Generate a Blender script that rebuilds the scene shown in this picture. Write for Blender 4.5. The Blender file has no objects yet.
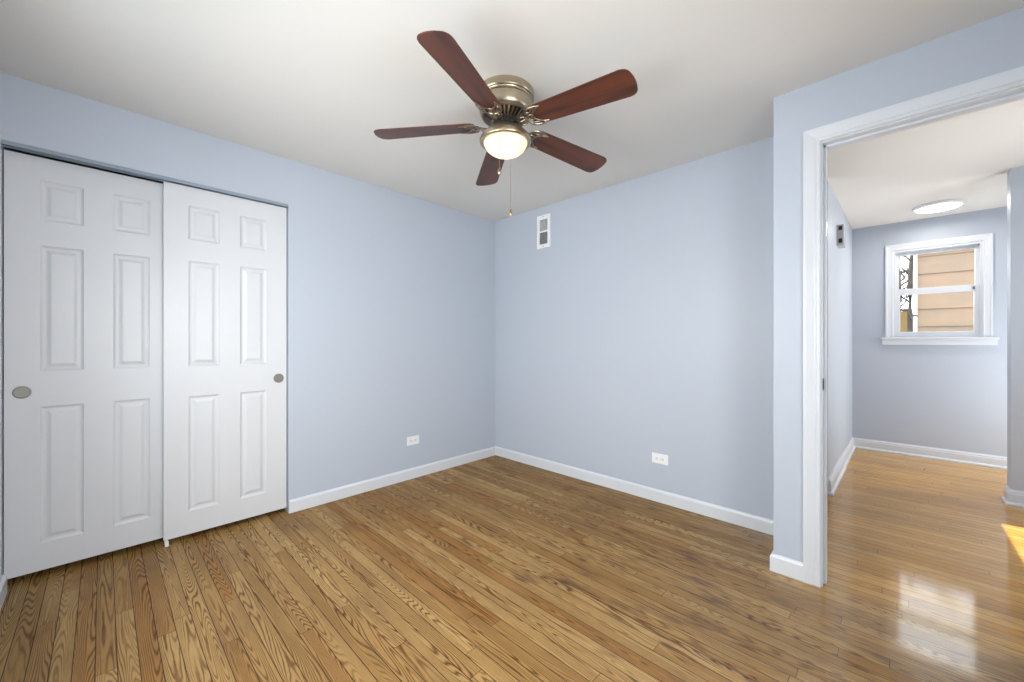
import bpy, bmesh, math, random
from mathutils import Vector, Matrix
random.seed(7)
PI = math.pi
S = bpy.context.scene
COL = S.collection

# ------------------------------------------------------------------ camera
F_PX = 395.69
cam_d = bpy.data.cameras.new('camera')
cam_d.sensor_width = 36.0
cam_d.lens = F_PX / 1024 * 36.0
cam_d.shift_y = 0.7 / 1024
cam_d.clip_start = 0.02
cam = bpy.data.objects.new('camera', cam_d)
COL.objects.link(cam)
cam.location = (3.002, -2.855, 1.1806)
cam.rotation_euler = (math.radians(90), 0, math.radians(44.046))
S.camera = cam

# ------------------------------------------------------------------ exposure, world, sun, window light
S.view_settings.view_transform = 'Standard'
S.view_settings.look = 'None'
S.view_settings.exposure = 0.06
S.view_settings.gamma = 1.0
S.view_settings.use_curve_mapping = False
try:
    S.cycles.use_denoising = True
    S.cycles.max_bounces = 14
    S.cycles.diffuse_bounces = 8
    S.cycles.transparent_max_bounces = 16
except Exception:
    pass

world = bpy.data.worlds.new('overcast_sky')
S.world = world
world.use_nodes = True
bg = world.node_tree.nodes['Background']
bg.inputs['Color'].default_value = (0.90, 0.95, 1.0, 1)
bg.inputs['Strength'].default_value = 4.5

def lamp(name, kind, loc, rot, power, color, **kw):
    d = bpy.data.lights.new(name, kind)
    d.energy = power
    d.color = color
    for k, v in kw.items():
        setattr(d, k, v)
    o = bpy.data.objects.new(name, d)
    COL.objects.link(o)
    o.location = loc
    o.rotation_euler = rot
    return o

# sun from the right of the hall, a little from beyond the far wall
sd = Vector((-1.0, -0.10, -1.45))
sun = lamp('sun', 'SUN', (8, 2, 8), sd.to_track_quat('-Z', 'Y').to_euler(), 11.0, (1.0, 0.95, 0.88), angle=0.009)
# daylight of the bedroom window (wall behind the camera) and of the hall window on the right
lamp('bedroom_window_daylight', 'AREA', (1.62, -3.215, 1.40), (math.radians(73), 0, 0), 27, (1.0, 0.985, 0.96), spread=2.5,
     shape='RECTANGLE', size=1.7, size_y=1.35)
lamp('side_fill_light', 'AREA', (3.80, -2.35, 1.40), (math.radians(74), 0, math.radians(84)), 24, (1.0, 0.985, 0.96), spread=2.4,  # second source, added with an unseen side window to brighten the closet doors
     shape='RECTANGLE', size=1.2, size_y=1.2)
lamp('hall_window_daylight', 'AREA', (4.52, 0.75, 1.35), (math.radians(112), 0, math.radians(90)), 11, (1.0, 0.985, 0.96), spread=1.9,
     shape='RECTANGLE', size=1.1, size_y=1.4)

lamp('alcove_fill_light', 'AREA', (4.57, 2.42, 0.85), (math.radians(104), 0, math.radians(90)), 15, (1.0, 0.99, 0.97),  # added fill for the hall, from an unseen made-up alcove window
     shape='RECTANGLE', size=0.8, size_y=0.85)

# ------------------------------------------------------------------ helpers
def tag(o, label=None, cat=None, group=None, kind=None):
    if label: o['label'] = label
    if cat: o['category'] = cat
    if group: o['group'] = group
    if kind: o['kind'] = kind
    return o

def empty(name, loc=(0, 0, 0)):
    o = bpy.data.objects.new(name, None)
    o.empty_display_size = 0.05
    COL.objects.link(o)
    o.location = loc
    return o

def obj(name, bm, mats, parent=None, smooth=False, loc=None, matrix=None, keep=False):
    """one bmesh -> one mesh object. Coordinates are world unless loc/matrix given."""
    bmesh.ops.recalc_face_normals(bm, faces=bm.faces) if not keep else None
    me = bpy.data.meshes.new(name)
    bm.to_mesh(me)
    bm.free()
    for m in (mats if isinstance(mats, (list, tuple)) else [mats]):
        me.materials.append(m)
    if smooth:
        for p in me.polygons:
            p.use_smooth = True
        try:
            me.set_sharp_from_angle(angle=math.radians(35))
        except Exception:
            pass
    o = bpy.data.objects.new(name, me)
    COL.objects.link(o)
    if parent is not None:
        o.parent = parent
        pm = Matrix.Identity(4)
        q = parent
        while q is not None:
            pm = q.matrix_basis @ pm
            q = q.parent
        if matrix is not None:
            o.matrix_basis = matrix
        elif loc is not None:
            o.location = loc
        else:
            o.matrix_basis = pm.inverted()
    else:
        if matrix is not None: o.matrix_basis = matrix
        elif loc is not None: o.location = loc
    return o

def box(bm, x0, x1, y0, y1, z0, z1, bev=0.0, mi=0):
    vs = [bm.verts.new((x, y, z)) for x in (x0, x1) for y in (y0, y1) for z in (z0, z1)]
    idx = [(0, 1, 3, 2), (4, 6, 7, 5), (0, 4, 5, 1), (2, 3, 7, 6), (0, 2, 6, 4), (1, 5, 7, 3)]
    fs = [bm.faces.new([vs[i] for i in f]) for f in idx]
    for f in fs: f.material_index = mi
    if bev > 0:
        es = list({e for f in fs for e in f.edges})
        bmesh.ops.bevel(bm, geom=es, offset=bev, segments=2, affect='EDGES', profile=0.6)
    return fs

def B(*a, bev=0.0):
    bm = bmesh.new()
    box(bm, *a, bev=bev)
    return bm

def lathe(bm, prof, n=48, c=(0, 0), mi=0, caps=(True, True)):
    rings = []
    for r, z in prof:
        if r < 1e-5:
            rings.append([bm.verts.new((c[0], c[1], z))])
        else:
            rings.append([bm.verts.new((c[0] + r * math.cos(2 * PI * i / n), c[1] + r * math.sin(2 * PI * i / n), z)) for i in range(n)])
    for a, b in zip(rings, rings[1:]):
        for i in range(n):
            j = (i + 1) % n
            if len(a) == 1 and len(b) == 1: continue
            if len(a) == 1: f = bm.faces.new((a[0], b[j], b[i]))
            elif len(b) == 1: f = bm.faces.new((a[i], a[j], b[0]))
            else: f = bm.faces.new((a[i], a[j], b[j], b[i]))
            f.material_index = mi
    if caps[0] and len(rings[0]) > 1: bm.faces.new(rings[0][::-1])
    if caps[1] and len(rings[-1]) > 1: bm.faces.new(rings[-1])
    return bm

def tube(bm, pts, rad, n=8, flat=1.0, up=Vector((0, 0, 1)), mi=0):
    """swept tube along points, rad a number or list; flat squashes the section along up"""
    pts = [Vector(p) for p in pts]
    rings = []
    for i, p in enumerate(pts):
        t = (pts[min(i + 1, len(pts) - 1)] - pts[max(i - 1, 0)]).normalized()
        side = t.cross(up)
        if side.length < 1e-4: side = t.cross(Vector((1, 0.1, 0)))
        side.normalize()
        u = side.cross(t).normalized()
        r = rad[i] if isinstance(rad, (list, tuple)) else rad
        rings.append([bm.verts.new(p + side * math.cos(2 * PI * k / n) * r + u * math.sin(2 * PI * k / n) * r * flat) for k in range(n)])
    for a, b in zip(rings, rings[1:]):
        for k in range(n):
            f = bm.faces.new((a[k], a[(k + 1) % n], b[(k + 1) % n], b[k]))
            f.material_index = mi
    bm.faces.new(rings[0][::-1]); bm.faces.new(rings[-1])
    return bm

def smooth_pts(ctrl, n=8):
    """catmull-rom through control points"""
    P = [Vector(p) for p in ctrl]
    P = [P[0] * 2 - P[1]] + P + [P[-1] * 2 - P[-2]]
    out = []
    for i in range(1, len(P) - 2):
        a, b, c, d = P[i - 1:i + 3]
        for k in range(n):
            t = k / n
            out.append(0.5 * ((2 * b) + (c - a) * t + (2 * a - 5 * b + 4 * c - d) * t * t + (3 * b - a - 3 * c + d) * t ** 3))
    out.append(P[-2])
    return out

def sweep(path, normals_in, prof, plane_n):
    """mitred sweep. path: points, prof: (u, v) with u along the in-plane side vector, v along plane_n (outward).
    normals_in: side vector of every segment (unit)."""
    bm = bmesh.new()
    path = [Vector(p) for p in path]
    sides = [Vector(s) for s in normals_in]
    pn = Vector(plane_n)
    rings = []
    for i, p in enumerate(path):
        if i == 0: s = sides[0]
        elif i == len(path) - 1: s = sides[-1]
        else:
            a, b = sides[i - 1], sides[i]
            s = (a + b) / (1 + a.dot(b))
        rings.append([bm.verts.new(p + s * u + pn * v) for u, v in prof])
    m = len(prof)
    for a, b in zip(rings, rings[1:]):
        for k in range(m):
            bm.faces.new((a[k], a[(k + 1) % m], b[(k + 1) % m], b[k]))
    bm.faces.new(rings[0][::-1]); bm.faces.new(rings[-1])
    return bm

# ------------------------------------------------------------------ materials
class NT:
    def __init__(self, name):
        self.mat = bpy.data.materials.new(name)
        self.mat.use_nodes = True
        self.t = self.mat.node_tree
        self.bsdf = self.t.nodes['Principled BSDF']
        self.out = self.t.nodes['Material Output']
    def n(self, typ, **kw):
        nd = self.t.nodes.new(typ)
        for k, v in kw.items(): setattr(nd, k, v)
        return nd
    def l(self, a, b): self.t.links.new(a, b)
    def put(self, sock, v):
        if isinstance(v, bpy.types.NodeSocket): self.l(v, sock)
        else: sock.default_value = v
    def m(self, op, a, b=0.0, c=None, clamp=False):
        nd = self.n('ShaderNodeMath', operation=op, use_clamp=clamp)
        self.put(nd.inputs[0], a); self.put(nd.inputs[1], b)
        if c is not None: self.put(nd.inputs[2], c)
        return nd.outputs[0]
    def mix(self, f, a, b, mode='MIX'):
        nd = self.n('ShaderNodeMix', data_type='RGBA', blend_type=mode)
        self.put(nd.inputs[0], f); self.put(nd.inputs[6], a); self.put(nd.inputs[7], b)
        return nd.outputs[2]
    def xyz(self, x, y, z=0.0):
        nd = self.n('ShaderNodeCombineXYZ')
        self.put(nd.inputs[0], x); self.put(nd.inputs[1], y); self.put(nd.inputs[2], z)
        return nd.outputs[0]
    def noise(self, vec, scale=1.0, detail=2.0, rough=0.5):
        nd = self.n('ShaderNodeTexNoise')
        if vec is not None: self.l(vec, nd.inputs['Vector'])
        nd.inputs['Scale'].default_value = scale
        nd.inputs['Detail'].default_value = detail
        nd.inputs['Roughness'].default_value = rough
        return nd.outputs['Fac']
    def white(self, *c):
        if len(c) == 1:
            nd = self.n('ShaderNodeTexWhiteNoise', noise_dimensions='1D'); self.put(nd.inputs['W'], c[0])
        else:
            nd = self.n('ShaderNodeTexWhiteNoise', noise_dimensions='3D'); self.l(self.xyz(*c), nd.inputs['Vector'])
        return nd.outputs['Value']
    def ramp(self, v, a, b):
        nd = self.n('ShaderNodeMapRange'); nd.interpolation_type = 'SMOOTHSTEP'
        self.put(nd.inputs[0], v); nd.inputs[1].default_value = a; nd.inputs[2].default_value = b
        return nd.outputs[0]
    def bump(self, h, strength=0.1, dist=0.01):
        nd = self.n('ShaderNodeBump')
        nd.inputs['Strength'].default_value = strength
        nd.inputs['Distance'].default_value = dist
        self.l(h, nd.inputs['Height'])
        self.l(nd.outputs[0], self.bsdf.inputs['Normal'])
    def coord(self, kind='Object'):
        return self.n('ShaderNodeTexCoord').outputs[kind]
    def set(self, **kw):
        for k, v in kw.items():
            self.put(self.bsdf.inputs[k.replace('_', ' ')], v)
        return self

def rgb(r, g, b):
    f = lambda c: c / 12.92 if c <= 0.04045 else ((c + 0.055) / 1.055) ** 2.4
    return (f(r / 255), f(g / 255), f(b / 255), 1)

def paint(name, col, rough=0.5, bump=0.05, var=0.02, scale=220.0, spec=0.4):
    t = NT(name)
    c = t.coord()
    n1 = t.noise(c, 2.2, 3.0)
    dark = tuple(x * (1 - var) for x in col[:3]) + (1,)
    lite = tuple(min(1, x * (1 + var)) for x in col[:3]) + (1,)
    t.set(Base_Color=t.mix(n1, dark, lite), Roughness=rough, Specular_IOR_Level=spec)
    if bump: t.bump(t.noise(c, scale, 2.0), bump, 0.002)
    return t.mat

M = {}
M['wall'] = paint('wall_blue_grey_paint', rgb(186, 194, 206), 0.42, 0.05, 0.012, 160, 0.35)
M['ceiling'] = paint('ceiling_white_paint', rgb(226, 224, 220), 0.8, 0.05, 0.01)
M['trim'] = paint('white_trim_gloss', rgb(215, 219, 225), 0.28, 0.02, 0.008, 60, 0.5)
M['door'] = paint('white_door_satin', rgb(212, 214, 218), 0.35, 0.0, 0.005, 300, 0.45)
M['plastic'] = paint('white_plastic', rgb(238, 239, 241), 0.3, 0.0, 0.0)
M['dark'] = paint('dark_slot', rgb(38, 38, 40), 0.6, 0.0, 0.0)
M['greybox'] = paint('light_grey_plastic', rgb(168, 170, 175), 0.4, 0.0, 0.0)
M['closet'] = paint('closet_interior_paint', rgb(120, 122, 126), 0.7, 0.0, 0.0)
M['track'] = paint('painted_track_steel', rgb(142, 154, 168), 0.32, 0.0, 0.02)
M['exterior'] = paint('exterior_wall', rgb(170, 165, 160), 0.9, 0.0, 0.0)

def metal(name, col, rough, aniso=False):
    t = NT(name)
    c = t.coord()
    n1 = t.noise(c, 500, 1)
    t.set(Base_Color=t.mix(n1, tuple(x * .9 for x in col[:3]) + (1,), col), Metallic=1.0)
    t.l(t.m('ADD', t.m('MULTIPLY', n1, 0.04), rough - 0.02), t.bsdf.inputs['Roughness'])
    return t.mat
M['nickel'] = metal('brushed_antique_nickel', rgb(190, 178, 156), 0.33)
M['nickel_dark'] = metal('aged_nickel_bracket', rgb(158, 145, 128), 0.30)
M['pull'] = metal('satin_nickel_pull', rgb(142, 140, 134), 0.5)
M['black'] = paint('black_enamel', rgb(22, 21, 20), 0.4, 0.0, 0.0)
M['brass'] = metal('brass_chain', rgb(205, 176, 112), 0.25)
M['strike'] = metal('dark_bronze_strike', rgb(62, 66, 74), 0.35)

def blade_mat():
    t = NT('walnut_blade_veneer')
    c = t.coord()
    sx = t.n('ShaderNodeSeparateXYZ'); t.l(c, sx.inputs[0])
    v = t.xyz(t.m('MULTIPLY', sx.outputs[0], 2.2), t.m('MULTIPLY', sx.outputs[1], 26), 0.3)
    g = t.noise(v, 1.0, 3.0, 0.55)
    v2 = t.xyz(t.m('MULTIPLY', sx.outputs[0], 14), t.m('MULTIPLY', sx.outputs[1], 420), 0.0)
    p = t.noise(v2, 1.0, 1.0)
    col = t.mix(t.ramp(g, 0.3, 0.7), rgb(56, 27, 18), rgb(98, 50, 29))
    col = t.mix(t.m('MULTIPLY', t.ramp(p, 0.5, 0.75), 0.35), col, rgb(52, 26, 20))
    t.set(Base_Color=col, Roughness=0.32, Specular_IOR_Level=0.5)
    return t.mat
M['blade'] = blade_mat()

def bowl_mat():
    t = NT('frosted_glass_bowl')
    tr = t.n('ShaderNodeBsdfTranslucent'); tr.inputs['Color'].default_value = (1.0, 0.93, 0.80, 1)
    df = t.n('ShaderNodeBsdfDiffuse'); df.inputs['Color'].default_value = (0.95, 0.92, 0.86, 1)
    gl = t.n('ShaderNodeBsdfGlossy'); gl.inputs['Roughness'].default_value = 0.2
    m1 = t.n('ShaderNodeMixShader'); m1.inputs[0].default_value = 0.35
    t.l(tr.outputs[0], m1.inputs[1]); t.l(df.outputs[0], m1.inputs[2])
    m2 = t.n('ShaderNodeMixShader'); m2.inputs[0].default_value = 0.04
    t.l(m1.outputs[0], m2.inputs[1]); t.l(gl.outputs[0], m2.inputs[2])
    t.l(m2.outputs[0], t.out.inputs['Surface'])
    return t.mat
M['bowl'] = bowl_mat()

def emit(name, col, strength):
    t = NT(name)
    t.set(Base_Color=(0.9, 0.9, 0.9, 1), Roughness=0.4, Emission_Color=col, Emission_Strength=strength)
    return t.mat
M['diffuser'] = emit('lit_diffuser', (1.0, 0.97, 0.92, 1), 2.2)

def glass_mat():
    t = NT('window_pane_glass')
    tr = t.n('ShaderNodeBsdfTransparent'); tr.inputs['Color'].default_value = (0.97, 0.985, 0.98, 1)
    gl = t.n('ShaderNodeBsdfGlossy'); gl.inputs['Roughness'].default_value = 0.02
    fr = t.n('ShaderNodeFresnel')
    gm = t.n('ShaderNodeNewGeometry')
    t.l(t.m('SUBTRACT', 1.45, t.m('MULTIPLY', gm.outputs['Backfacing'], 1.45 - 1 / 1.45)), fr.inputs['IOR'])
    mx = t.n('ShaderNodeMixShader')
    t.l(fr.outputs[0], mx.inputs[0]); t.l(tr.outputs[0], mx.inputs[1]); t.l(gl.outputs[0], mx.inputs[2])
    t.l(mx.outputs[0], t.out.inputs['Surface'])
    return t.mat
M['glass'] = glass_mat()

def floor_mat():
    t = NT('oak_strip_floor')
    c = t.coord()
    sx = t.n('ShaderNodeSeparateXYZ'); t.l(c, sx.inputs[0])
    X, Y = sx.outputs[0], sx.outputs[1]
    W = 0.057
    ry = t.m('DIVIDE', t.m('ADD', Y, 10.0), W)
    row = t.m('FLOOR', ry)
    fy = t.m('FRACT', ry)
    r1 = t.white(row)
    r2 = t.white(t.m('ADD', row, 300.5))
    L = t.m('ADD', 1.0, t.m('MULTIPLY', r2, 1.1))
    cx = t.m('ADD', t.m('DIVIDE', X, L), t.m('ADD', t.m('MULTIPLY', r1, 9.0), 20.0))
    col = t.m('FLOOR', cx)
    fx = t.m('FRACT', cx)
    ida = t.white(row, col, 1.0)
    idb = t.white(row, col, 7.3)
    idc = t.white(row, col, 13.9)
    # joints
    ey = t.m('MULTIPLY', t.m('MINIMUM', fy, t.m('SUBTRACT', 1.0, fy)), W)
    ex = t.m('MULTIPLY', t.m('MINIMUM', fx, t.m('SUBTRACT', 1.0, fx)), L)
    gy = t.m('SUBTRACT', 1.0, t.ramp(ey, 0.0006, 0.0021))
    gx = t.m('SUBTRACT', 1.0, t.ramp(ex, 0.0004, 0.0016))
    gap = t.m('MAXIMUM', t.m('MULTIPLY', gy, t.m('ADD', 0.5, t.m('MULTIPLY', t.noise(t.xyz(t.m('MULTIPLY', X, 0.9), row, 0.0), 1.0, 1.0), 0.9))), t.m('MULTIPLY', gx, 0.8), clamp=True)
    # cathedral figure: contour lines of a stretched noise field, own field per board
    gxv = t.m('ADD', X, t.m('MULTIPLY', ida, 37.0))
    yl = t.m('MULTIPLY', fy, W)
    wob = t.noise(t.xyz(t.m('MULTIPLY', gxv, 7.0), t.m('MULTIPLY', Y, 38.0), idb), 1.0, 2.0)
    fld = t.noise(t.xyz(t.m('MULTIPLY', gxv, 1.1), t.m('MULTIPLY', yl, 16.0), t.m('MULTIPLY', idb, 60.0)), 1.0, 0.6, 0.4)
    straight = t.m('MULTIPLY', t.m('SUBTRACT', fy, 0.5), t.m('MULTIPLY', t.m('SUBTRACT', idc, 0.35), 0.55))
    v = t.m('ADD', t.m('ADD', fld, straight), t.m('MULTIPLY', wob, 0.032))
    s = t.m('ADD', 0.5, t.m('MULTIPLY', t.m('SINE', t.m('MULTIPLY', v, t.m('ADD', 125.0, t.m('MULTIPLY', ida, 110.0)))), 0.5))
    ring = t.m('POWER', s, 2.6)
    fade = t.ramp(t.noise(t.xyz(t.m('MULTIPLY', X, 2.0), t.m('MULTIPLY', Y, 12.0), 4.0), 1.0, 2.0), 0.30, 0.62)
    ringm = t.m('MULTIPLY', ring, t.m('ADD', 0.35, t.m('MULTIPLY', fade, 0.55)))
    pore = t.noise(t.xyz(t.m('MULTIPLY', gxv, 14.0), t.m('MULTIPLY', Y, 520.0), idb), 1.0, 2.0, 0.6)
    porem = t.m('MULTIPLY', t.ramp(pore, 0.5, 0.72), 0.38)
    # where the bedroom boards blend into the warmer-toned hall boards
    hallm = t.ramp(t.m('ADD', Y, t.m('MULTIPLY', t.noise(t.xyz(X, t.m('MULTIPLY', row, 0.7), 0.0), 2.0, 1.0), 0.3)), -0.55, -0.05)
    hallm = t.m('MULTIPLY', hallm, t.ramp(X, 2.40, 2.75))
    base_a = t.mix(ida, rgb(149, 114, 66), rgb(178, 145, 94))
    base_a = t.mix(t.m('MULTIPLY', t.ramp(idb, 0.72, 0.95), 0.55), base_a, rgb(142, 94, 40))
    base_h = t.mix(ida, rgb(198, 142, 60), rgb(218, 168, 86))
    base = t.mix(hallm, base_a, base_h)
    blot = t.noise(t.xyz(t.m('MULTIPLY', X, 1.2), t.m('MULTIPLY', Y, 2.4), 2.0), 1.0, 3.0, 0.6)
    base = t.mix(t.m('MULTIPLY', t.ramp(blot, 0.42, 0.68), 0.36), base, rgb(128, 102, 66))
    colr = t.mix(t.m('MULTIPLY', ringm, t.m('SUBTRACT', 1.0, t.m('MULTIPLY', hallm, 0.55))), base, rgb(84, 50, 18))
    colr = t.mix(porem, colr, rgb(96, 62, 32))
    # old dark water stains, mostly along a worn band in front of the doorway
    st = t.noise(t.xyz(t.m('MULTIPLY', X, 3.1), t.m('MULTIPLY', Y, 9.0), 9.0), 1.0, 3.0, 0.6)
    band = t.m('SUBTRACT', 1.0, t.ramp(t.m('ABSOLUTE', t.m('ADD', Y, 0.95)), 0.25, 0.75))
    band = t.m('MULTIPLY', band, t.ramp(X, 0.9, 1.9))
    stm = t.m('MULTIPLY', t.ramp(st, 0.52, 0.74), t.m('ADD', 0.22, t.m('MULTIPLY', band, 0.55)))
    stm = t.m('MULTIPLY', stm, t.m('SUBTRACT', 1.0, hallm))
    colr = t.mix(stm, colr, rgb(74, 52, 42))
    colr = t.mix(gap, colr, rgb(46, 30, 17))
    rg = t.m('ADD', 0.17, t.m('MULTIPLY', t.noise(t.xyz(t.m('MULTIPLY', X, 3.0), t.m('MULTIPLY', Y, 3.0), 0.0), 1.0, 3.0), 0.12))
    gloss = t.ramp(X, 1.9, 2.7)      # the varnish is worn satin in the bedroom, glossy towards the hall
    t.set(Base_Color=colr, Roughness=t.m('ADD', rg, 0.12), Specular_IOR_Level=0.0, Coat_Weight=t.m('ADD', 0.40, t.m('MULTIPLY', gloss, 0.60)), Coat_Roughness=t.m('SUBTRACT', 0.24, t.m('MULTIPLY', gloss, 0.155)), Coat_IOR=1.5)
    h = t.m('SUBTRACT', t.m('ADD', t.m('MULTIPLY', ida, 0.35), t.m('MULTIPLY', pore, 0.12)), t.m('MULTIPLY', gap, 1.0))
    t.bump(h, 0.12, 0.0015)
    return t.mat
M['floor'] = floor_mat()

def siding_mat():
    t = NT('tan_painted_siding')
    c = t.coord()
    sx = t.n('ShaderNodeSeparateXYZ'); t.l(c, sx.inputs[0])
    g = t.noise(t.xyz(t.m('MULTIPLY', sx.outputs[0], 1.5), 0.0, t.m('MULTIPLY', sx.outputs[2], 6)), 1.0, 4.0, 0.6)
    t.set(Base_Color=t.mix(t.ramp(g, 0.3, 0.75), rgb(150, 124, 102), rgb(134, 117, 103)), Roughness=0.8)
    return t.mat
M['siding'] = siding_mat()
M['shingle'] = paint('grey_roofing', rgb(120, 116, 112), 0.9, 0.3, 0.1, 30)
M['white_ext'] = paint('white_exterior_metal', rgb(226, 226, 222), 0.5, 0.0, 0.03)
M['bark'] = paint('grey_bark', rgb(74, 66, 62), 0.9, 0.4, 0.25, 40)
M['fence'] = paint('weathered_yellow_fence_board', rgb(150, 124, 76), 0.85, 0.2, 0.15, 30)
M['yard'] = paint('dry_winter_lawn', rgb(104, 100, 80), 0.95, 0.3, 0.2, 20)

# ------------------------------------------------------------------ room shell
H = 2.44
WT = 0.12
JY = -0.447          # bedroom face of the doorway wall
JX = 2.552           # outer corner of the doorway wall
XR = 3.78            # bedroom right wall
YF = -3.19           # wall behind the camera
HY = 2.989           # hall far wall
HXR = 4.60           # hall right wall

def struct(name, bm, mat, parent=None, smooth=False):
    o = obj(name, bm, mat, parent, smooth)
    if parent is None: o['kind'] = 'structure'
    return o

def prism(pts, z0, z1):
    bm = bmesh.new()
    a = [bm.verts.new((x, y, z0)) for x, y in pts]
    b = [bm.verts.new((x, y, z1)) for x, y in pts]
    n = len(pts)
    bm.faces.new(a[::-1]); bm.faces.new(b)
    for i in range(n):
        bm.faces.new((a[i], a[(i + 1) % n], b[(i + 1) % n], b[i]))
    return bm

struct('floor', B(-0.95, 4.75, -3.35, 3.15, -0.12, 0.0), M['floor'])
struct('ceiling', B(-0.95, 4.75, -3.35, 3.15, H, H + 0.12), M['ceiling'])

# wall_left with the closet opening y -3.186..-1.966, z 0..2.13
OPY0, OPY1, OPZ = YF, -1.966, 2.128
bm = bmesh.new()
box(bm, -WT, 0, OPY1, WT, 0, H)
box(bm, -WT, 0, YF, OPY1, OPZ, H)
struct('wall_left', bm, M['wall'])
bm = bmesh.new()
box(bm, -0.80, -0.72, YF - WT, OPY1 + 0.3, 0, H)
box(bm, -0.72, -WT, OPY1 + 0.2, OPY1 + 0.3, 0, H)
struct('wall_closet', bm, M['closet'])

struct('wall_back', B(0, JX, 0, WT, 0, H), M['wall'])

# doorway wall: opening x DX0..DX1, z..DZ
DX0, DX1, DZ = 2.752, 3.53, 2.138
JB = JY + 0.115
bm = bmesh.new()
box(bm, JX, DX0 - 0.018, JY, JB, 0, H)
box(bm, DX1 + 0.018, HXR + WT, JY, JB, 0, H)
box(bm, DX0 - 0.018, DX1 + 0.018, JY, JB, DZ + 0.018, H)
box(bm, JX, JX + 0.10, JB, WT, 0, H)
struct('wall_doorway', bm, M['wall'])

# wall behind the camera with the bedroom window opening
bm = bmesh.new()
wx0, wx1, wz0, wz1 = 0.77, 2.47, 0.78, 2.12
y0, y1 = YF - WT, YF
box(bm, -0.8, wx0, y0, y1, 0, H); box(bm, wx1, XR + WT, y0, y1, 0, H)
box(bm, wx0, wx1, y0, y1, 0, wz0); box(bm, wx0, wx1, y0, y1, wz1, H)
struct('wall_front', bm, M['wall'])
bm = bmesh.new()
sy0_, sy1_, sz0_, sz1_ = -2.95, -1.75, 0.78, 2.02
box(bm, XR, XR + WT, YF, sy0_, 0, H); box(bm, XR, XR + WT, sy1_, JY, 0, H)
box(bm, XR, XR + WT, sy0_, sy1_, 0, sz0_); box(bm, XR, XR + WT, sy0_, sy1_, sz1_, H)
struct('wall_right', bm, M['wall'])

# hall walls
hl = [(2.628, 1.075), (2.660, HY), (2.45, HY), (2.45, 1.075)]
struct('wall_hall_left', prism(hl, 0, H), M['wall'])
bm = bmesh.new()
box(bm, 1.0, 1.1, WT, 1.075, 0, H); box(bm, 1.0, 2.45, 1.075, 1.17, 0, H)
struct('wall_corridor', bm, M['wall'])

HWX0, HWX1, HWZ0, HWZ1 = 2.992, 3.606, 1.222, 2.145
bm = bmesh.new()
y0, y1 = HY, HY + 0.14
box(bm, 2.40, HWX0, y0, y1, 0, H); box(bm, HWX1, HXR + WT, y0, y1, 0, H)
box(bm, HWX0, HWX1, y0, y1, 0, HWZ0); box(bm, HWX0, HWX1, y0, y1, HWZ1, H)
struct('wall_hall_back', bm, M['wall'])
struct('wall_hall_stub', B(3.607, HXR, 1.727, 1.85, 0, H), M['wall'])
# hall right wall with a tall window opening the sun comes through
bm = bmesh.new()
ry0, ry1, rz0, rz1 = 0.15, 1.36, 0.55, 1.81
ay0, ay1, az0, az1 = 2.0, 2.85, 0.35, 1.28  # invented alcove opening, kept low so its sun lands out of view
box(bm, HXR, HXR + WT, JB, ry0, 0, H); box(bm, HXR, HXR + WT, ry1, ay0, 0, H); box(bm, HXR, HXR + WT, ay1, HY, 0, H)
box(bm, HXR, HXR + WT, ay0, ay1, 0, az0); box(bm, HXR, HXR + WT, ay0, ay1, az1, H)
box(bm, HXR, HXR + WT, ry0, ry1, 0, rz0); box(bm, HXR, HXR + WT, ry0, ry1, rz1, H)
struct('wall_hall_right', bm, M['wall'])

# ------------------------------------------------------------------ baseboards
BH, BT = 0.088, 0.014
bprof = [(0, 0), (BT, 0), (BT, BH - 0.014), (BT - 0.004, BH - 0.006), (BT - 0.008, BH), (0, BH)]
hprof = [(0, 0), (0.030, 0), (0.030, 0.008), (0.026, 0.016), (0.018, 0.020), (0.016, 0.024), (0.016, 0.078), (0.012, 0.086), (0.012, 0.094),
         (0.006, 0.104), (0.004, 0.110), (0, 0.110)]
def baseboard(name, path, sides, prof=bprof):
    return struct(name, sweep(path, sides, prof, (0, 0, 1)), M['trim'])
baseboard('baseboard_left', [(0, OPY1, 0), (0, 0, 0)], [(1, 0, 0)])
baseboard('baseboard_back', [(0, 0, 0), (JX, 0, 0)], [(0, -1, 0)])
baseboard('baseboard_doorway', [(JX, 0, 0), (JX, JY, 0), (DX0 - 0.070, JY, 0)], [(-1, 0, 0), (0, -1, 0)])
baseboard('baseboard_front', [(0.0, YF, 0), (XR, YF, 0)], [(0, 1, 0)], [(0, 0), (0.022, 0), (0.022, 0.078), (0.012, 0.088), (0, 0.088)])
def hl_at(y): return 2.628 + (2.660 - 2.628) * (y - 1.075) / (HY - 1.075)
hb_near = [(u + (0.006 if u > 0 else 0), v * 1.06) for u, v in hprof]
baseboard('baseboard_hall_left', [(2.45, 1.075, 0), (2.628, 1.075, 0), (hl_at(1.98), 1.98, 0)], [(0, -1, 0), (1, 0, 0)], hb_near)
baseboard('baseboard_hall_corner', [(hl_at(1.985), 1.985, 0), (2.660, HY, 0)], [(1, 0, 0)], hprof)
baseboard('baseboard_hall_back', [(2.66, HY, 0), (HXR, HY, 0)], [(0, -1, 0)], hprof)
baseboard('baseboard_hall_stub', [(3.607, 1.85, 0), (3.607, 1.727, 0), (HXR, 1.727, 0)], [(-1, 0, 0), (0, -1, 0)], hprof)
baseboard('baseboard_hall_doorway', [(DX0 - 0.09, JB, 0), (JX + 0.10, JB, 0), (JX + 0.10, WT, 0)], [(0, 1, 0), (1, 0, 0)], hprof)

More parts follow.
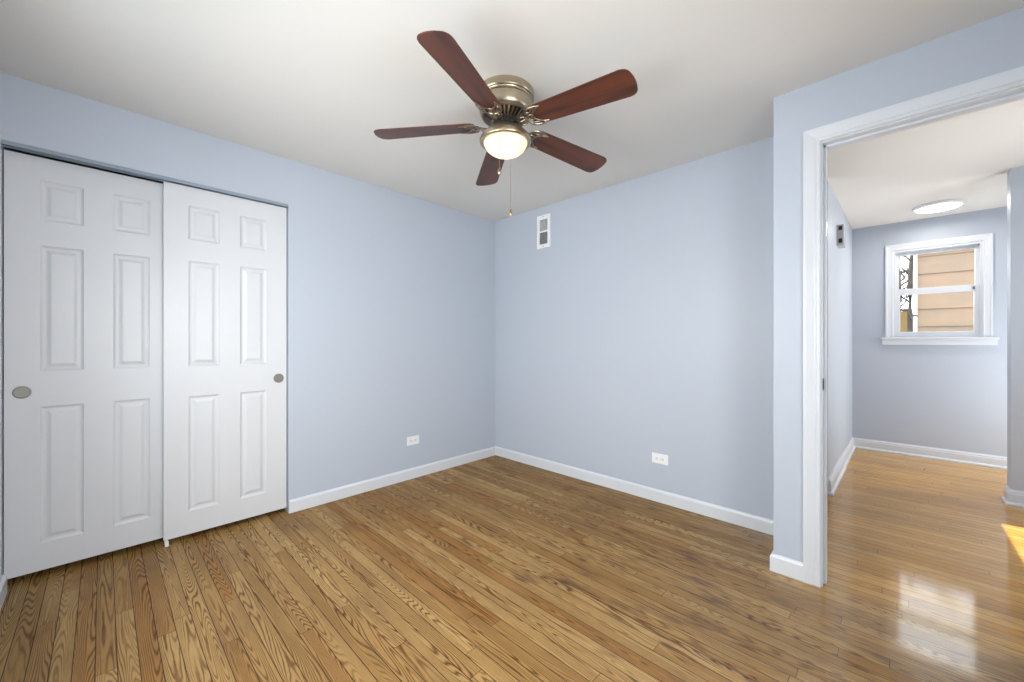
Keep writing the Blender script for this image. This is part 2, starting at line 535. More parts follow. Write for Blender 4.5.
# ------------------------------------------------------------------ doorway casing and jamb
cw = 0.067
cprof = [(0, 0), (0, 0.011), (0.004, 0.014), (0.014, 0.014), (0.020, 0.010), (0.026, 0.012), (0.046, 0.016), (0.058, 0.018), (cw, 0.018), (cw, 0)]
def casing(name, x0, x1, z, y, ny):
    return sweep([(x0, y, 0), (x0, y, z), (x1, y, z), (x1, y, 0)], [(-1, 0, 0), (0, 0, 1), (1, 0, 0)], cprof, (0, ny, 0))
door = empty('door_1', (DX0, JY, 0)); door['kind'] = 'structure'
obj('casing', casing('c', DX0 - 0.006, DX1 + 0.006, DZ + 0.006, JY, -1), M['trim'], door)
obj('casing', casing('c', DX0 - 0.006, DX1 + 0.006, DZ + 0.006, JB, 1), M['trim'], door)
bm = bmesh.new()
box(bm, DX0 - 0.018, DX0, JY, JB, 0, DZ, 0.001)
box(bm, DX1, DX1 + 0.018, JY, JB, 0, DZ, 0.001)
box(bm, DX0 - 0.018, DX1 + 0.018, JY, JB, DZ, DZ + 0.018, 0.001)
obj('jamb', bm, M['trim'], door)
bm = bmesh.new()
sy0, sy1 = JY + 0.040, JY + 0.078
box(bm, DX0, DX0 + 0.011, sy0, sy1, 0, DZ, 0.001)
box(bm, DX1 - 0.011, DX1, sy0, sy1, 0, DZ, 0.001)
box(bm, DX0, DX1, sy0, sy1, DZ - 0.011, DZ, 0.001)
obj('door_stop', bm, M['trim'], door)
bm = B(DX0 - 0.001, DX0 + 0.0025, JY + 0.004, JY + 0.036, 0.945, 1.003, bev=0.001)
box(bm, DX0 + 0.002, DX0 + 0.006, JY - 0.003, JY + 0.006, 0.953, 0.995, 0.001)
sp = obj('strike_plate', bm, M['strike'], door)
sp['label'] = 'small dark metal latch strike plate'

struct('trim_1', B(0.003, 0.075, YF, YF + 0.005, 0.09, 2.140, bev=0.001), M['trim'])

# ------------------------------------------------------------------ closet: track, two sliding six-panel doors
trk = empty('closet_door_track', (-0.03, -2.57, 2.10))
tag(trk, 'grey painted sliding-door track along the top of the closet opening', 'door track')
bm = bmesh.new()
box(bm, -0.006, -0.001, YF + 0.002, OPY1 - 0.001, 2.108, OPZ, 0.0012)
obj('fascia', bm, M['track'], trk)
bm = bmesh.new()
box(bm, -0.100, -0.006, YF + 0.002, OPY1 - 0.001, 2.122, OPZ - 0.001)
box(bm, -0.060, -0.057, YF + 0.002, OPY1 - 0.001, 2.112, 2.122)
obj('rail', bm, M['track'], trk)

def six_panel(w, h, panels, th=0.034):
    """door slab in local coords: y 0..w, z 0..h, front face x=0, moulded recessed/raised panels."""
    bm = bmesh.new()
    # all panel rects share column lines, so grid the front face by unique cuts
    ys = sorted({0.0, w} | {p[0] for p in panels} | {p[1] for p in panels})
    zs = sorted({0.0, h} | {p[2] for p in panels} | {p[3] for p in panels})
    V = {}
    def v(y, z, x=0.0):
        k = (round(y, 5), round(z, 5), round(x, 5))
        if k not in V: V[k] = bm.verts.new((x, y, z))
        return V[k]
    for a, b in zip(ys, ys[1:]):
        for c, d in zip(zs, zs[1:]):
            my, mz = (a + b) / 2, (c + d) / 2
            if any(p[0] < my < p[1] and p[2] < mz < p[3] for p in panels): continue
            bm.faces.new((v(a, c), v(b, c), v(b, d), v(a, d)))
    steps = [(0.0, 0.0), (0.006, -0.0055), (0.012, -0.0085), (0.018, -0.0085), (0.024, -0.0075), (0.036, -0.0015), (0.040, -0.0008)]
    for p in panels:
        prev = None
        for ins, dx in steps:
            r = [v(p[0] + ins, p[2] + ins, dx), v(p[1] - ins, p[2] + ins, dx), v(p[1] - ins, p[3] - ins, dx), v(p[0] + ins, p[3] - ins, dx)]
            if prev:
                for i in range(4):
                    bm.faces.new((prev[i], prev[(i + 1) % 4], r[(i + 1) % 4], r[i]))
            prev = r
        bm.faces.new(prev)
    # sides and back
    bk = [bm.verts.new((-th, y, z)) for y, z in ((0, 0), (w, 0), (w, h), (0, h))]
    bm.faces.new(bk[::-1])
    def rail(front, b0, b1):
        bm.faces.new(front + [b1, b0])
    rail([v(y, 0) for y in ys], bk[0], bk[1])
    rail([v(w, z) for z in zs], bk[1], bk[2])
    rail([v(y, h) for y in ys[::-1]], bk[2], bk[3])
    rail([v(0, z) for z in zs[::-1]], bk[3], bk[0])
    return bm

def finger_pull(parent, x, y, z, r=0.031):
    bm = bmesh.new()
    lathe(bm, [(r, 0.0), (r, 0.0022), (r - 0.002, 0.003), (r - 0.005, 0.0028), (r - 0.0065, 0.0008), (r * 0.4, 0.0006), (0, 0.0006)], 40)
    o = obj('finger_pull', bm, M['pull'], parent, smooth=True,
            matrix=Matrix.Translation((x, y, z)) @ Matrix.Rotation(PI / 2, 4, 'Y'))
    o['label'] = 'round satin nickel finger pull'
    return o

def closet_door(x, y0, w, h, z0, pull_y, label):
    d = empty('sliding_closet_door', (x, y0, z0))
    tag(d, label, 'door', 'closet sliding doors')
    sy = w / 0.643
    c0, c1, c2, c3 = 0.112 * sy, 0.263 * sy, 0.372 * sy, 0.522 * sy
    pans = []
    for a, b in ((c0, c1), (c2, c3)):
        pans += [(a, b, 0.17 - z0, 0.855 - z0), (a, b, 1.033 - z0, 1.665 - z0), (a, b, 1.790 - z0, 1.992 - z0)]
    obj('door_panel', six_panel(w, h, pans), M['door'], d, loc=(0, 0, 0))
    finger_pull(d, 0.0003, pull_y - y0, 0.932 - z0)
    bm = bmesh.new()
    for yy in (0.08, w - 0.08):
        box(bm, -0.024, -0.012, yy - 0.03, yy + 0.03, h - 0.06, h + 0.004)
    obj('roller_hanger', bm, M['track'], d, loc=(-0.028, 0, 0))
    return d
closet_door(-0.075, YF + 0.004, 0.640, 2.070, 0.034, -3.131, 'white six-panel closet door at far left, set behind the other door')
closet_door(-0.022, -2.612, 0.640, 2.070, 0.034, -2.021, 'white six-panel closet door in front, beside the blue wall and baseboard')
g = empty('door_floor_guide', (-0.03, -2.585, 0))
tag(g, 'tiny white floor guide under the closet doors where they overlap', 'door guide')
bm = bmesh.new()
box(bm, -0.064, -0.010, -2.606, -2.588, 0.0, 0.004, 0.001)
obj('base', bm, M['plastic'], g)
obj('fin', B(-0.018, -0.011, -2.606, -2.590, 0.004, 0.030, bev=0.001), M['plastic'], g)
obj('fin', B(-0.066, -0.0590, -2.606, -2.590, 0.004, 0.030, bev=0.001), M['plastic'], g)

# ------------------------------------------------------------------ ceiling fan
FX, FY = 1.5838, -1.4362
fan = empty('ceiling_fan', (FX, FY, H))
tag(fan, 'five-blade walnut ceiling fan with a lit bowl lamp, nickel body flush to the ceiling', 'ceiling fan')
def fobj(name, bm, mat, parent=None, smooth=True): return obj(name, bm, mat, parent or fan, smooth, loc=(0, 0, 0))
# local z: 0 is the ceiling
bm = bmesh.new()
lathe(bm, [(0.141, 0.0), (0.144, -0.004), (0.144, -0.034), (0.141, -0.038), (0.134, -0.040), (0.132, -0.044), (0.139, -0.047),
           (0.139, -0.053), (0.134, -0.056), (0.134, -0.062), (0.133, -0.088), (0.130, -0.102), (0.124, -0.112), (0.117, -0.116), (0.0, -0.116)], 64)
fobj('motor_housing', bm, M['nickel'])
# vented lower ring: cone of slats over a dark core
bm = bmesh.new()
lathe(bm, [(0.120, -0.114), (0.121, -0.122), (0.117, -0.126), (0.112, -0.124), (0.112, -0.116)], 64, caps=(False, False))
lathe(bm, [(0.070, -0.142), (0.072, -0.150), (0.060, -0.152), (0.058, -0.144)], 64, caps=(False, False))
for k in range(30):
    a = 2 * PI * k / 30
    ca, sa = math.cos(a), math.sin(a)
    w = 0.0042
    def P(r, z, s): return (r * ca - s * w * sa, r * sa + s * w * ca, z)
    q = [bm.verts.new(P(*t)) for t in ((0.114, -0.118, -1), (0.114, -0.118, 1), (0.068, -0.144, .7), (0.068, -0.144, -.7),
                                      (0.115, -0.125, -1), (0.115, -0.125, 1), (0.069, -0.151, .7), (0.069, -0.151, -.7))]
    for f in ((0, 1, 2, 3), (7, 6, 5, 4), (0, 4, 5, 1), (1, 5, 6, 2), (2, 6, 7, 3), (3, 7, 4, 0)):
        bm.faces.new([q[i] for i in f])
fobj('vent_ring', bm, M['nickel_dark'], smooth=False)
bm = bmesh.new()
lathe(bm, [(0.108, -0.1165), (0.108, -0.118), (0.066, -0.141), (0.062, -0.150), (0.062, -0.176), (0.050, -0.182), (0, -0.182)], 48)
fobj('rotor_hub', bm, M['black'])

# blades
def blade_bm():
    bm = bmesh.new()
    r0, r1 = 0.146, 0.670
    out = []
    # half outline (y>=0) from root to tip
    half = [(r0 + 0.002, 0.0), (r0 + 0.003, 0.020), (r0 + 0.012, 0.044), (r0 + 0.028, 0.057), (r0 + 0.055, 0.0605)]
    for i in range(1, 9):
        s = i / 8
        half.append((r0 + 0.055 + (r1 - 0.045 - r0 - 0.055) * s, 0.0605 + 0.0135 * s))
    cx, cy, rr = r1 - 0.043, 0.074 - 0.036, 0.036
    for i in range(1, 9):
        a = PI / 2 * (1 - i / 8)
        half.append((cx + (rr + 0.002) * math.cos(a), cy + rr * math.sin(a)))
    half.append((r1 - 0.001, 0.02))
    pts = half + [(r1, 0.0)] + [(x, -y) for x, y in half[::-1][:-1]]
    T = 0.0032
    a = [bm.verts.new((x, y, T)) for x, y in pts]
    b = [bm.verts.new((x, y, -T)) for x, y in pts]
    bm.faces.new(a); bm.faces.new(b[::-1])
    n = len(pts)
    side = [bm.faces.new((a[i], b[i], b[(i + 1) % n], a[(i + 1) % n])) for i in range(n)]
    es = [e for e in bm.edges if len(e.link_faces) == 2 and abs(e.verts[0].co.z - e.verts[1].co.z) < 1e-6]
    bmesh.ops.bevel(bm, geom=es, offset=0.0012, segments=2, affect='EDGES')
    return bm

def bracket_bm():
    bm = bmesh.new()
    zb = -0.0075
    # neck: from the hub under the blade root
    tube(bm, smooth_pts([(0.050, 0, 0.012), (0.085, 0, -0.004), (0.120, 0, -0.016), (0.150, 0, -0.012), (0.176, 0, zb)], 6),
         0.0085, 10, 0.55)
    for s in (-1, 1):
        # outer arm sweeping to the blade edge and out along it
        tube(bm, smooth_pts([(0.168, 0.004 * s, zb - .002), (0.172, 0.024 * s, zb), (0.186, 0.043 * s, zb), (0.212, 0.055 * s, zb), (0.246, 0.056 * s, zb), (0.272, 0.050 * s, zb + .001)], 6),
             [0.0062] * 20 + [0.006, 0.0056, 0.0052, 0.0048, 0.0044, 0.004, 0.0036, 0.0032, 0.003, 0.0028, 0.0026], 8, 0.6)
        # inner crescent edge
        tube(bm, smooth_pts([(0.272, 0.050 * s, zb), (0.244, 0.042 * s, zb), (0.222, 0.026 * s, zb), (0.212, 0.010 * s, zb), (0.2105, 0.0, zb)], 6),
             0.0042, 8, 0.6)
        # scrolls
        tube(bm, smooth_pts([(0.176, 0.006 * s, zb), (0.190, 0.016 * s, zb), (0.206, 0.016 * s, zb), (0.210, 0.004 * s, zb)], 6), 0.0038, 8, 0.6)
        tube(bm, smooth_pts([(0.186, 0.040 * s, zb), (0.200, 0.034 * s, zb), (0.213, 0.036 * s, zb), (0.222, 0.046 * s, zb), (0.216, 0.054 * s, zb)], 6), 0.0036, 8, 0.6)
        lathe(bm, [(0.0, zb - 0.0055), (0.004, zb - 0.005), (0.005, zb - 0.002), (0.005, zb + 0.003)], 12, c=(0.236, 0.049 * s))
        tube(bm, smooth_pts([(0.110, 0.004 * s, -0.010), (0.124, 0.018 * s, -0.014), (0.146, 0.024 * s, -0.012), (0.164, 0.016 * s, zb), (0.172, 0.004 * s, zb)], 6), 0.0042, 8, 0.7)
    lathe(bm, [(0.0, zb - 0.0055), (0.004, zb - 0.005), (0.005, zb - 0.002), (0.005, zb + 0.003)], 12, c=(0.2, 0.0))
    for vv in bm.verts:       # the forging is short: squeeze the neck, carry the crescent inward
        x = vv.co.x
        vv.co.x = 0.050 + (x - 0.050) * 0.70 if x < 0.176 else x - 0.038
    return bm

blade_me = bracket_me = None
dan = [-0.024, 0.038, -0.003, -0.040, 0.005]
dz = [0.025, -0.002, -0.018, -0.009, 0.004]
HUBZ = 2.277
proto = None
for k in range(5):
    an = 1.967 + PI + k * 2 * PI / 5 + dan[k]
    mtx = (Matrix.Translation((0, 0, HUBZ - H)) @ Matrix.Rotation(an, 4, 'Z') @ Matrix.Rotation((HUBZ - 2.243 - dz[k]) / 0.657, 4, 'Y') @ Matrix.Rotation(-0.198, 4, 'X'))
    if proto is None:
        b = obj('blade', blade_bm(), M['blade'], fan, smooth=True, matrix=mtx)
        br = obj('blade_bracket', bracket_bm(), M['nickel_dark'], b, smooth=True, loc=(0, 0, 0))
        br['label'] = 'ornate openwork nickel bracket'
        proto = (b, br)
    else:
        b = proto[0].copy(); COL.objects.link(b); b.parent = fan; b.matrix_basis = mtx
        br = proto[1].copy(); COL.objects.link(br); br.parent = b; br.matrix_basis = Matrix.Identity(4)

# light kit
zr = 2.190 - H
bm = bmesh.new()
lathe(bm, [(0.046, -0.150), (0.050, -0.178), (0.053, zr + 0.082), (0.056, zr + 0.076), (0.062, zr + 0.072), (0.080, zr + 0.062), (0.102, zr + 0.046),
           (0.121, zr + 0.026), (0.130, zr + 0.010), (0.131, zr + 0.001), (0.129, zr - 0.004), (0.122, zr - 0.008), (0.112, zr - 0.007), (0.1085, zr - 0.002), (0.106, zr + 0.010), (0.06, zr + 0.035), (0.0, zr + 0.04)], 64)
fobj('light_fitter', bm, M['nickel'])
bm = bmesh.new()
prof = []
for i in range(0, 15):
    a = PI / 2 * i / 14
    prof.append((0.1085 * math.cos(a) if i < 14 else 0.0, zr - 0.002 - 0.066 * math.sin(a)))
lathe(bm, prof, 64, caps=(False, False))
bo = fobj('glass_bowl', bm, M['bowl'])
bo['label'] = 'glowing frosted cream glass bowl'
# bulb inside the bowl
bulb = lamp('fan_bulb', 'POINT', (0, 0, zr - 0.022), (0, 0, 0), 0.62, (1.0, 0.78, 0.46), shadow_soft_size=0.035)
bulb.parent = fan

def chain(x, y, ztop, zbot, fobmat, fob):
    bm = bmesh.new()
    n = int((ztop - zbot) / 0.0042)
    tube(bm, [(x, y, ztop), (x, y, (ztop + zbot) / 2), (x, y, zbot)], 0.0007, 6)
    for i in range(n):
        z = ztop - (ztop - zbot) * i / n
        lathe(bm, [(0, z + .0016), (.0015, z), (0, z - .0016)], 6, c=(x, y))
    c = fobj('pull_chain', bm, M['brass'])
    bm = bmesh.new()
    lathe(bm, [(0.0, zbot + 0.004), (0.003, zbot + 0.002), (0.0035, zbot - 0.003), (0.0075, zbot - 0.010), (0.0095, zbot - 0.018), (0.0085, zbot - 0.026),
               (0.0045, zbot - 0.032), (0.0, zbot - 0.033)] if fob else
          [(0.0, zbot + 0.003), (0.003, zbot + 0.001), (0.0045, zbot - 0.006), (0.0065, zbot - 0.018), (0.0072, zbot - 0.026), (0.005, zbot - 0.031), (0.0, zbot - 0.032)], 16, c=(x, y))
    obj('pull_fob', bm, fobmat, c, smooth=True, loc=(0, 0, 0))
yaw = math.radians(44.046)
fw = Vector((-math.sin(yaw), math.cos(yaw))); rt = Vector((math.cos(yaw), math.sin(yaw)))
c1 = fw * -0.128 + rt * -0.026
c2 = fw * 0.128 + rt * 0.026
chain(c1.x, c1.y, zr, 2.004 - H, M['nickel_dark'], True)
chain(c2.x, c2.y, zr, 1.893 - H, M['brass'], False)

# ------------------------------------------------------------------ wall vent on the back wall
v = empty('wall_vent_grille', (0.648, 0, 2.21))
tag(v, 'white double-panel air vent grille high on the back wall near the corner', 'vent')
vx0, vx1, vz0, vz1 = 0.578, 0.734, 2.052, 2.358
bm = bmesh.new()
fr = 0.030
box(bm, vx0, vx0 + fr, -0.012, 0, vz0, vz1, 0.002); box(bm, vx1 - fr, vx1, -0.012, 0, vz0, vz1, 0.002)
box(bm, vx0 + fr, vx1 - fr, -0.012, 0, vz0, vz0 + 0.036, 0.002); box(bm, vx0 + fr, vx1 - fr, -0.012, 0, vz1 - 0.036, vz1, 0.002)
zm = 2.205
box(bm, vx0 + fr, vx1 - fr, -0.012, 0, zm - 0.006, zm + 0.006, 0.001)
obj('frame', bm, M['plastic'], v)
obj('duct', B(vx0 + fr, vx1 - fr, -0.0025, -0.0005, vz0 + 0.036, vz1 - 0.036), M['dark'], v)
for (a, b, tilt) in ((zm + 0.006, vz1 - 0.036, 1), (vz0 + 0.036, zm - 0.006, -1)):
    bm = bmesh.new()
    n = 11
    for i in range(n):
        z = a + (b - a) * (i + 0.5) / n
        h = 0.0054 if tilt > 0 else 0.0032
        vs = [bm.verts.new(p) for p in ((vx0 + fr, -0.010, z - h * 0.9), (vx1 - fr, -0.010, z - h * 0.9), (vx1 - fr, -0.003, z + h * 0.6), (vx0 + fr, -0.003, z + h * 0.6),
                                        (vx0 + fr, -0.009, z - h * 0.9 + 0.001), (vx1 - fr, -0.009, z - h * 0.9 + 0.001), (vx1 - fr, -0.003, z + h * 0.6 + 0.001), (vx0 + fr, -0.003, z + h * 0.6 + 0.001))]
        for f in ((0, 1, 2, 3), (7, 6, 5, 4), (0, 4, 5, 1), (2, 6, 7, 3), (0, 3, 7, 4), (1, 5, 6, 2)):
            bm.faces.new([vs[j] for j in f])
    obj('louver_panel', bm, M['plastic'], v)
for z in (vz0 + 0.016, vz1 - 0.016):
    obj('screw', B(0.652, 0.660, -0.0145, -0.0115, z - 0.004, z + 0.004, bev=0.001), M['pull'], v)

# ------------------------------------------------------------------ outlets (mounted sideways)
def outlet(origin, along, out, w, h, label):
    o = empty('wall_outlet', origin)
    tag(o, label, 'outlet', 'horizontal wall outlets')
    A, N, U = Vector(along), Vector(out), Vector((0, 0, 1))
    mtx = Matrix(((A.x, N.x, U.x, 0), (A.y, N.y, U.y, 0), (A.z, N.z, U.z, 0), (0, 0, 0, 1)))
    obj('cover_plate', B(-w / 2, w / 2, 0, 0.006, -h / 2, h / 2, bev=0.002), M['plastic'], o, matrix=mtx)
    for s in (-1, 1):
        bm = bmesh.new()
        x0 = s * 0.0195
        vs = []
        for k in range(24):
            a = 2 * PI * k / 24
            vs.append((x0 + max(-0.0135, min(0.0135, 0.017 * math.cos(a))), 0.017 * math.sin(a)))
        a_ = [bm.verts.new((x, 0.0055, z)) for x, z in vs]; b_ = [bm.verts.new((x, 0.0078, z)) for x, z in vs]
        bm.faces.new(b_)
        for i in range(24): bm.faces.new((a_[i], a_[(i + 1) % 24], b_[(i + 1) % 24], b_[i]))
        r = obj('receptacle', bm, M['plastic'], o, matrix=mtx)
        bm = bmesh.new()
        box(bm, x0 - 0.004, x0 + 0.004, 0.0077, 0.0083, 0.004, 0.0063)
        box(bm, x0 - 0.004, x0 + 0.004, 0.0077, 0.0083, -0.0063, -0.004)
        lathe(bm, [(0.0, 0.0), (0.0026, 0.0), (0.0026, 0.0006), (0.0, 0.0006)], 12)
        for vv in bm.verts:
            if vv.co.y < 0.004 and vv.co.y > -0.003 and vv.co.z >= -1e-6 and vv.co.z < 0.001 and abs(vv.co.x) < 0.003:
                vv.co = Vector((x0 + s * 0.0085 + vv.co.x, 0.0077 + vv.co.z, vv.co.y))
        obj('slots', bm, M['dark'], r, loc=(0, 0, 0))
    bm = bmesh.new()
    lathe(bm, [(0.0, 0.0085), (0.0022, 0.008), (0.0028, 0.006), (0.0028, 0.004)], 12)
    obj('screw', bm, M['pull'], o, matrix=mtx @ Matrix.Rotation(-PI / 2, 4, 'X'))
outlet((0, -0.987, 0.326), (0, 1, 0), (1, 0, 0), 0.118, 0.074, 'white electrical outlet on the left wall between closet and corner')
outlet((1.759, 0, 0.318), (-1, 0, 0), (0, -1, 0), 0.120, 0.072, 'white electrical outlet low on the back wall, right of the corner')

# ------------------------------------------------------------------ hall: chime box, ceiling light, window
ch = empty('door_chime', (2.64, 1.68, 2.2))
tag(ch, 'grey door chime box high on the hall left wall', 'door chime')
hx = hl_at(1.66) - 0.004
obj('housing', B(hx, hx + 0.052, 1.60, 1.76, 2.020, 2.200, bev=0.003), M['greybox'], ch)
obj('speaker_slot', B(hx + 0.016, hx + 0.042, 1.598, 1.601, 2.152, 2.186, bev=0.001), M['dark'], ch)
obj('speaker_slot', B(hx + 0.016, hx + 0.042, 1.598, 1.601, 2.040, 2.078, bev=0.001), M['dark'], ch)

hlgt = empty('hall_ceiling_light', (3.290, 2.50, H))
tag(hlgt, 'round flush ceiling light glowing white in the hall near the window', 'ceiling light')
bm = bmesh.new()
lathe(bm, [(0.165, 0), (0.168, -0.004), (0.168, -0.018), (0.160, -0.024), (0.150, -0.026), (0.146, -0.022), (0.146, -0.010), (0.0, -0.010)], 64)
obj('rim', bm, M['plastic'], hlgt, True, loc=(0, 0, 0))
bm = bmesh.new()
lathe(bm, [(0.146, -0.020), (0.142, -0.030), (0.120, -0.037), (0.07, -0.042), (0.0, -0.044)], 64)
obj('diffuser', bm, M['diffuser'], hlgt, True, loc=(0, 0, 0))
lamp('hall_light_glow', 'AREA', (3.290, 2.50, H - 0.055), (0, 0, 0), 6.5, (1.0, 0.95, 0.88), shape='DISK', size=0.28)

win = empty('window_1', (3.299, HY, 1.22)); win['kind'] = 'structure'
wprof = [(0, 0), (0, 0.010), (0.006, 0.014), (0.014, 0.012), (0.040, 0.016), (0.050, 0.020), (0.062, 0.020), (0.062, 0)]
obj('casing', sweep([(HWX0, HY, 1.222), (HWX0, HY, HWZ1), (HWX1, HY, HWZ1), (HWX1, HY, 1.222)], [(-1, 0, 0), (0, 0, 1), (1, 0, 0)], wprof, (0, -1, 0)), M['trim'], win)
bm = bmesh.new()
box(bm, 2.895, 3.703, HY - 0.045, HY + 0.06, 1.204, 1.224, 0.004)
box(bm, 2.905, 3.693, HY - 0.034, HY, 1.148, 1.204, 0.003)
obj('window_sill', bm, M['trim'], win)
bm = bmesh.new()     # frame box lining the opening
d0, d1 = HY + 0.0, HY + 0.14
box(bm, HWX0, HWX0 + 0.016, d0, d1, 1.222, HWZ1); box(bm, HWX1 - 0.016, HWX1, d0, d1, 1.222, HWZ1)
box(bm, HWX0 + 0.016, HWX1 - 0.016, d0, d1, HWZ1 - 0.020, HWZ1); box(bm, HWX0 + 0.016, HWX1 - 0.016, d0, d1, 1.222, 1.236)
obj('window_frame', bm, M['trim'], win)
def sash(x0, x1, z0, z1, ya, yb, st, top, bot):
    bm = bmesh.new()
    box(bm, x0, x0 + st, ya, yb, z0, z1, 0.002); box(bm, x1 - st, x1, ya, yb, z0, z1, 0.002)
    box(bm, x0 + st, x1 - st, ya, yb, z0, z0 + bot, 0.002); box(bm, x0 + st, x1 - st, ya, yb, z1 - top, z1, 0.002)
    s = obj('sash', bm, M['trim'], win)
    ym = (ya + yb) / 2
    obj('pane', B(x0 + st - 0.003, x1 - st + 0.003, ym - 0.0015, ym + 0.0015, z0 + bot - 0.003, z1 - top + 0.003), M['glass'], s)
    return s
fx0, fx1 = HWX0 + 0.016, HWX1 - 0.016
sash(fx0, fx1, 1.236, 1.735, HY + 0.022, HY + 0.054, 0.036, 0.064, 0.048)
sash(fx0, fx1, 1.690, 2.125, HY + 0.058, HY + 0.090, 0.026, 0.034, 0.040)
bm = bmesh.new()
box(bm, 3.545, 3.560, HY + 0.012, HY + 0.024, 1.690, 1.716, 0.003)
lk = obj('sash_lock', bm, M['pull'], win)

# window frames of the unseen openings; the side and alcove ones are added for light
def plain_window(name, mk):
    w = empty(name); w['kind'] = 'structure'
    bm = bmesh.new(); pn = bmesh.new(); mk(bm, pn)
    obj('window_frame', bm, M['trim'], w); obj('pane', pn, M['glass'], w)
def w2(bm, pn):
    y0, y1 = YF - WT, YF - WT + 0.05
    for a, b, c, d in ((wx0, wx0 + .04, wz0, wz1), (wx1 - .04, wx1, wz0, wz1), (wx0 + .04, wx1 - .04, wz0, wz0 + .04), (wx0 + .04, wx1 - .04, wz1 - .04, wz1),
                       ((wx0 + wx1) / 2 - .02, (wx0 + wx1) / 2 + .02, wz0 + .04, wz1 - .04)):
        box(bm, a, b, y0, y1, c, d)
    box(pn, wx0 + .04, wx1 - .04, y0 + .02, y0 + .024, wz0 + .04, wz1 - .04)
plain_window('window_2', w2)
def w4(bm, pn):
    x0, x1 = XR + WT - 0.05, XR + WT
    for a, b, c, d in ((sy0_, sy0_ + .04, sz0_, sz1_), (sy1_ - .04, sy1_, sz0_, sz1_), (sy0_ + .04, sy1_ - .04, sz0_, sz0_ + .04), (sy0_ + .04, sy1_ - .04, sz1_ - .04, sz1_)):
        box(bm, x0, x1, a, b, c, d)
    box(pn, x0 + .02, x0 + .024, sy0_ + .04, sy1_ - .04, sz0_ + .04, sz1_ - .04)
plain_window('added_side_window', w4)  # unseen, added to go with the side fill
def w3(bm, pn):
    x0, x1 = HXR + WT - 0.05, HXR + WT
    for a, b, c, d in ((ry0, ry0 + .04, rz0, rz1), (ry1 - .04, ry1, rz0, rz1), (ry0 + .04, ry1 - .04, rz0, rz0 + .04), (ry0 + .04, ry1 - .04, rz1 - .04, rz1)):
        box(bm, x0, x1, a, b, c, d)
    box(pn, x0 + .02, x0 + .024, ry0 + .04, ry1 - .04, rz0 + .04, rz1 - .04)
plain_window('window_3', w3)
def w5(bm, pn):
    x0, x1 = HXR + WT - 0.05, HXR + WT
    for a, b, c, d in ((ay0, ay0 + .04, az0, az1), (ay1 - .04, ay1, az0, az1), (ay0 + .04, ay1 - .04, az0, az0 + .04), (ay0 + .04, ay1 - .04, az1 - .04, az1)):
        box(bm, x0, x1, a, b, c, d)
    box(pn, x0 + .02, x0 + .024, ay0 + .04, ay1 - .04, az0 + .04, az1 - .04)
plain_window('added_alcove_window', w5)  # unseen, made up to go with the alcove fill

# ------------------------------------------------------------------ outside the hall window
yard = struct('ground', B(-6, 14, 3.2, 22, -0.5, -0.4), M['yard'])
HSY = 7.2
nb = empty('neighbor_house', (3.24, HSY, -0.4))
tag(nb, 'tan clapboard house wall seen through the hall window', 'house')
bm = bmesh.new()
PITCH = 0.309
z = 2.685 - PITCH * 9
while z < 2.75:
    z1 = min(z + PITCH, 2.78)
    a = [(3.285, HSY, z), (9.0, HSY, z), (9.0, HSY + .024, z1), (3.285, HSY + .024, z1), (3.285, HSY + .06, z), (9.0, HSY + .06, z), (9.0, HSY + .06, z1), (3.285, HSY + .06, z1)]
    vs = [bm.verts.new(p) for p in a]
    for f in ((0, 1, 2, 3), (7, 6, 5, 4), (0, 4, 5, 1), (2, 6, 7, 3), (0, 3, 7, 4), (1, 5, 6, 2)):
        bm.faces.new([vs[j] for j in f])
    z += PITCH
obj('siding', bm, M['siding'], nb)
obj('wall_core', B(3.29, 9.0, HSY + .06, HSY + 2.4, -0.4, 2.76), M['siding'], nb)
obj('corner_board', B(3.246, 3.290, HSY - .015, HSY + .1, -0.4, 2.78), M['white_ext'], nb)
bm = bmesh.new()
vs = [bm.verts.new(p) for p in ((3.20, HSY - .08, 2.78), (9.1, HSY - .08, 2.78), (9.1, HSY + 2.5, 3.2), (3.20, HSY + 2.5, 3.2), (3.20, HSY - .08, 2.84), (9.1, HSY - .08, 2.84), (9.1, HSY + 2.5, 3.26), (3.20, HSY + 2.5, 3.26))]
for f in ((3, 2, 1, 0), (4, 5, 6, 7), (0, 1, 5, 4), (1, 2, 6, 5), (2, 3, 7, 6), (3, 0, 4, 7)):
    bm.faces.new([vs[j] for j in f])
obj('roof', bm, M['shingle'], nb)
ds = empty('downspout', (3.262, HSY - .04, -0.4))
tag(ds, 'white downspout at the corner of the tan house', 'downspout')
obj('pipe', tube(bmesh.new(), [(3.262, HSY - .042, 2.76), (3.262, HSY - .042, 1.9), (3.264, HSY - .042, -0.4)], 0.019, 10), M['white_ext'], ds, True)
obj('strap', B(3.225, 3.292, HSY - .066, HSY - .016, 1.630, 1.655), M['bark'], ds)

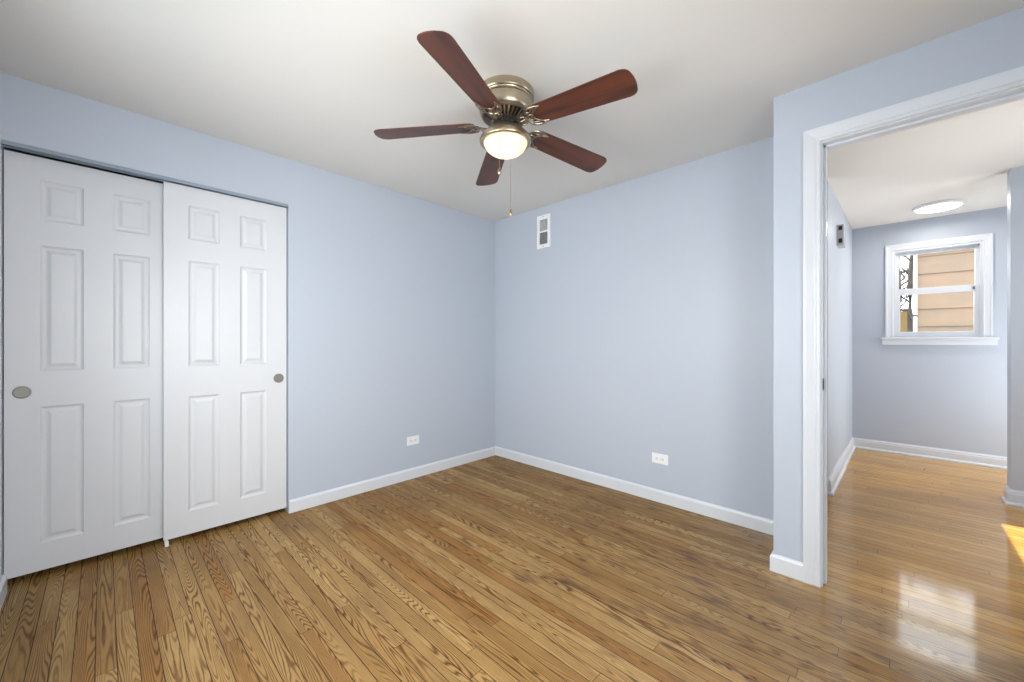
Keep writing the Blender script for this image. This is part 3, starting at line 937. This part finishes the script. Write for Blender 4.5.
fence = empty('wooden_fence', (1.5, 9.0, -0.4))
tag(fence, 'yellowish board fence in the yard beyond the hall window', 'fence')
bm = bmesh.new()
for i in range(20):
    x = 0.2 + i * 0.15
    box(bm, x, x + 0.140, 9.0, 9.02, -0.4, 1.82 + 0.02 * random.random())
obj('fence_board', bm, M['fence'], fence)
obj('top_rail', B(0.2, 3.2, 8.97, 9.05, 1.840, 1.875), M['bark'], fence)

def tree(name, base, height, seed, label, r0, lean=(0, 0), spread=0.55, first=0.25, nb=16):
    rnd = random.Random(seed)
    t = empty(name, base)
    tag(t, label, 'tree')
    tr = bmesh.new(); br = bmesh.new()
    top = Vector((lean[0], lean[1], height))
    pts = [Vector((0, 0, 0)).lerp(top, i / 8) + Vector((rnd.uniform(-.02, .02), rnd.uniform(-.02, .02), 0)) for i in range(9)]
    tube(tr, pts, [r0 * (1 - 0.65 * i / 8) for i in range(9)], 9)
    def grow(p, d, L, r, depth):
        q = [p]
        dd = d.copy()
        for i in range(5):
            dd = (dd + Vector((rnd.uniform(-.25, .25), rnd.uniform(-.25, .25), rnd.uniform(-.12, .22)))).normalized()
            q.append(q[-1] + dd * L / 5)
        tube(br, q, [r * (1 - .12 * i) for i in range(6)], 5)
        if depth > 0:
            for k in range(3):
                j = rnd.randint(2, 5)
                nd = (dd + Vector((rnd.uniform(-1, 1), rnd.uniform(-1, 1), rnd.uniform(-.5, .8))) * 0.8).normalized()
                grow(q[j], nd, L * rnd.uniform(.5, .75), r * .6, depth - 1)
    for k in range(nb):
        f = first + (1 - first) * k / nb
        p = Vector((0, 0, 0)).lerp(top, f)
        a = rnd.uniform(0, 2 * PI)
        grow(p, Vector((math.cos(a), math.sin(a), rnd.uniform(.1, .8))).normalized(), height * spread * rnd.uniform(.25, .5), r0 * .28, 2)
    obj('trunk', tr, M['bark'], t, True, loc=(0, 0, 0))
    obj('branches', br, M['bark'], t, True, loc=(0, 0, 0))
tree('bare_tree', (3.317, 12.4, -0.4), 6.0, 3, 'bare grey tree with a thick trunk close beside the tan house', 0.095, spread=0.3, first=0.25, nb=20)
tree('bare_tree', (3.12, 17.8, -0.4), 6.5, 11, 'thinner bare tree with tangled branches behind the yellow fence', 0.13, spread=0.36, first=0.12, nb=34)
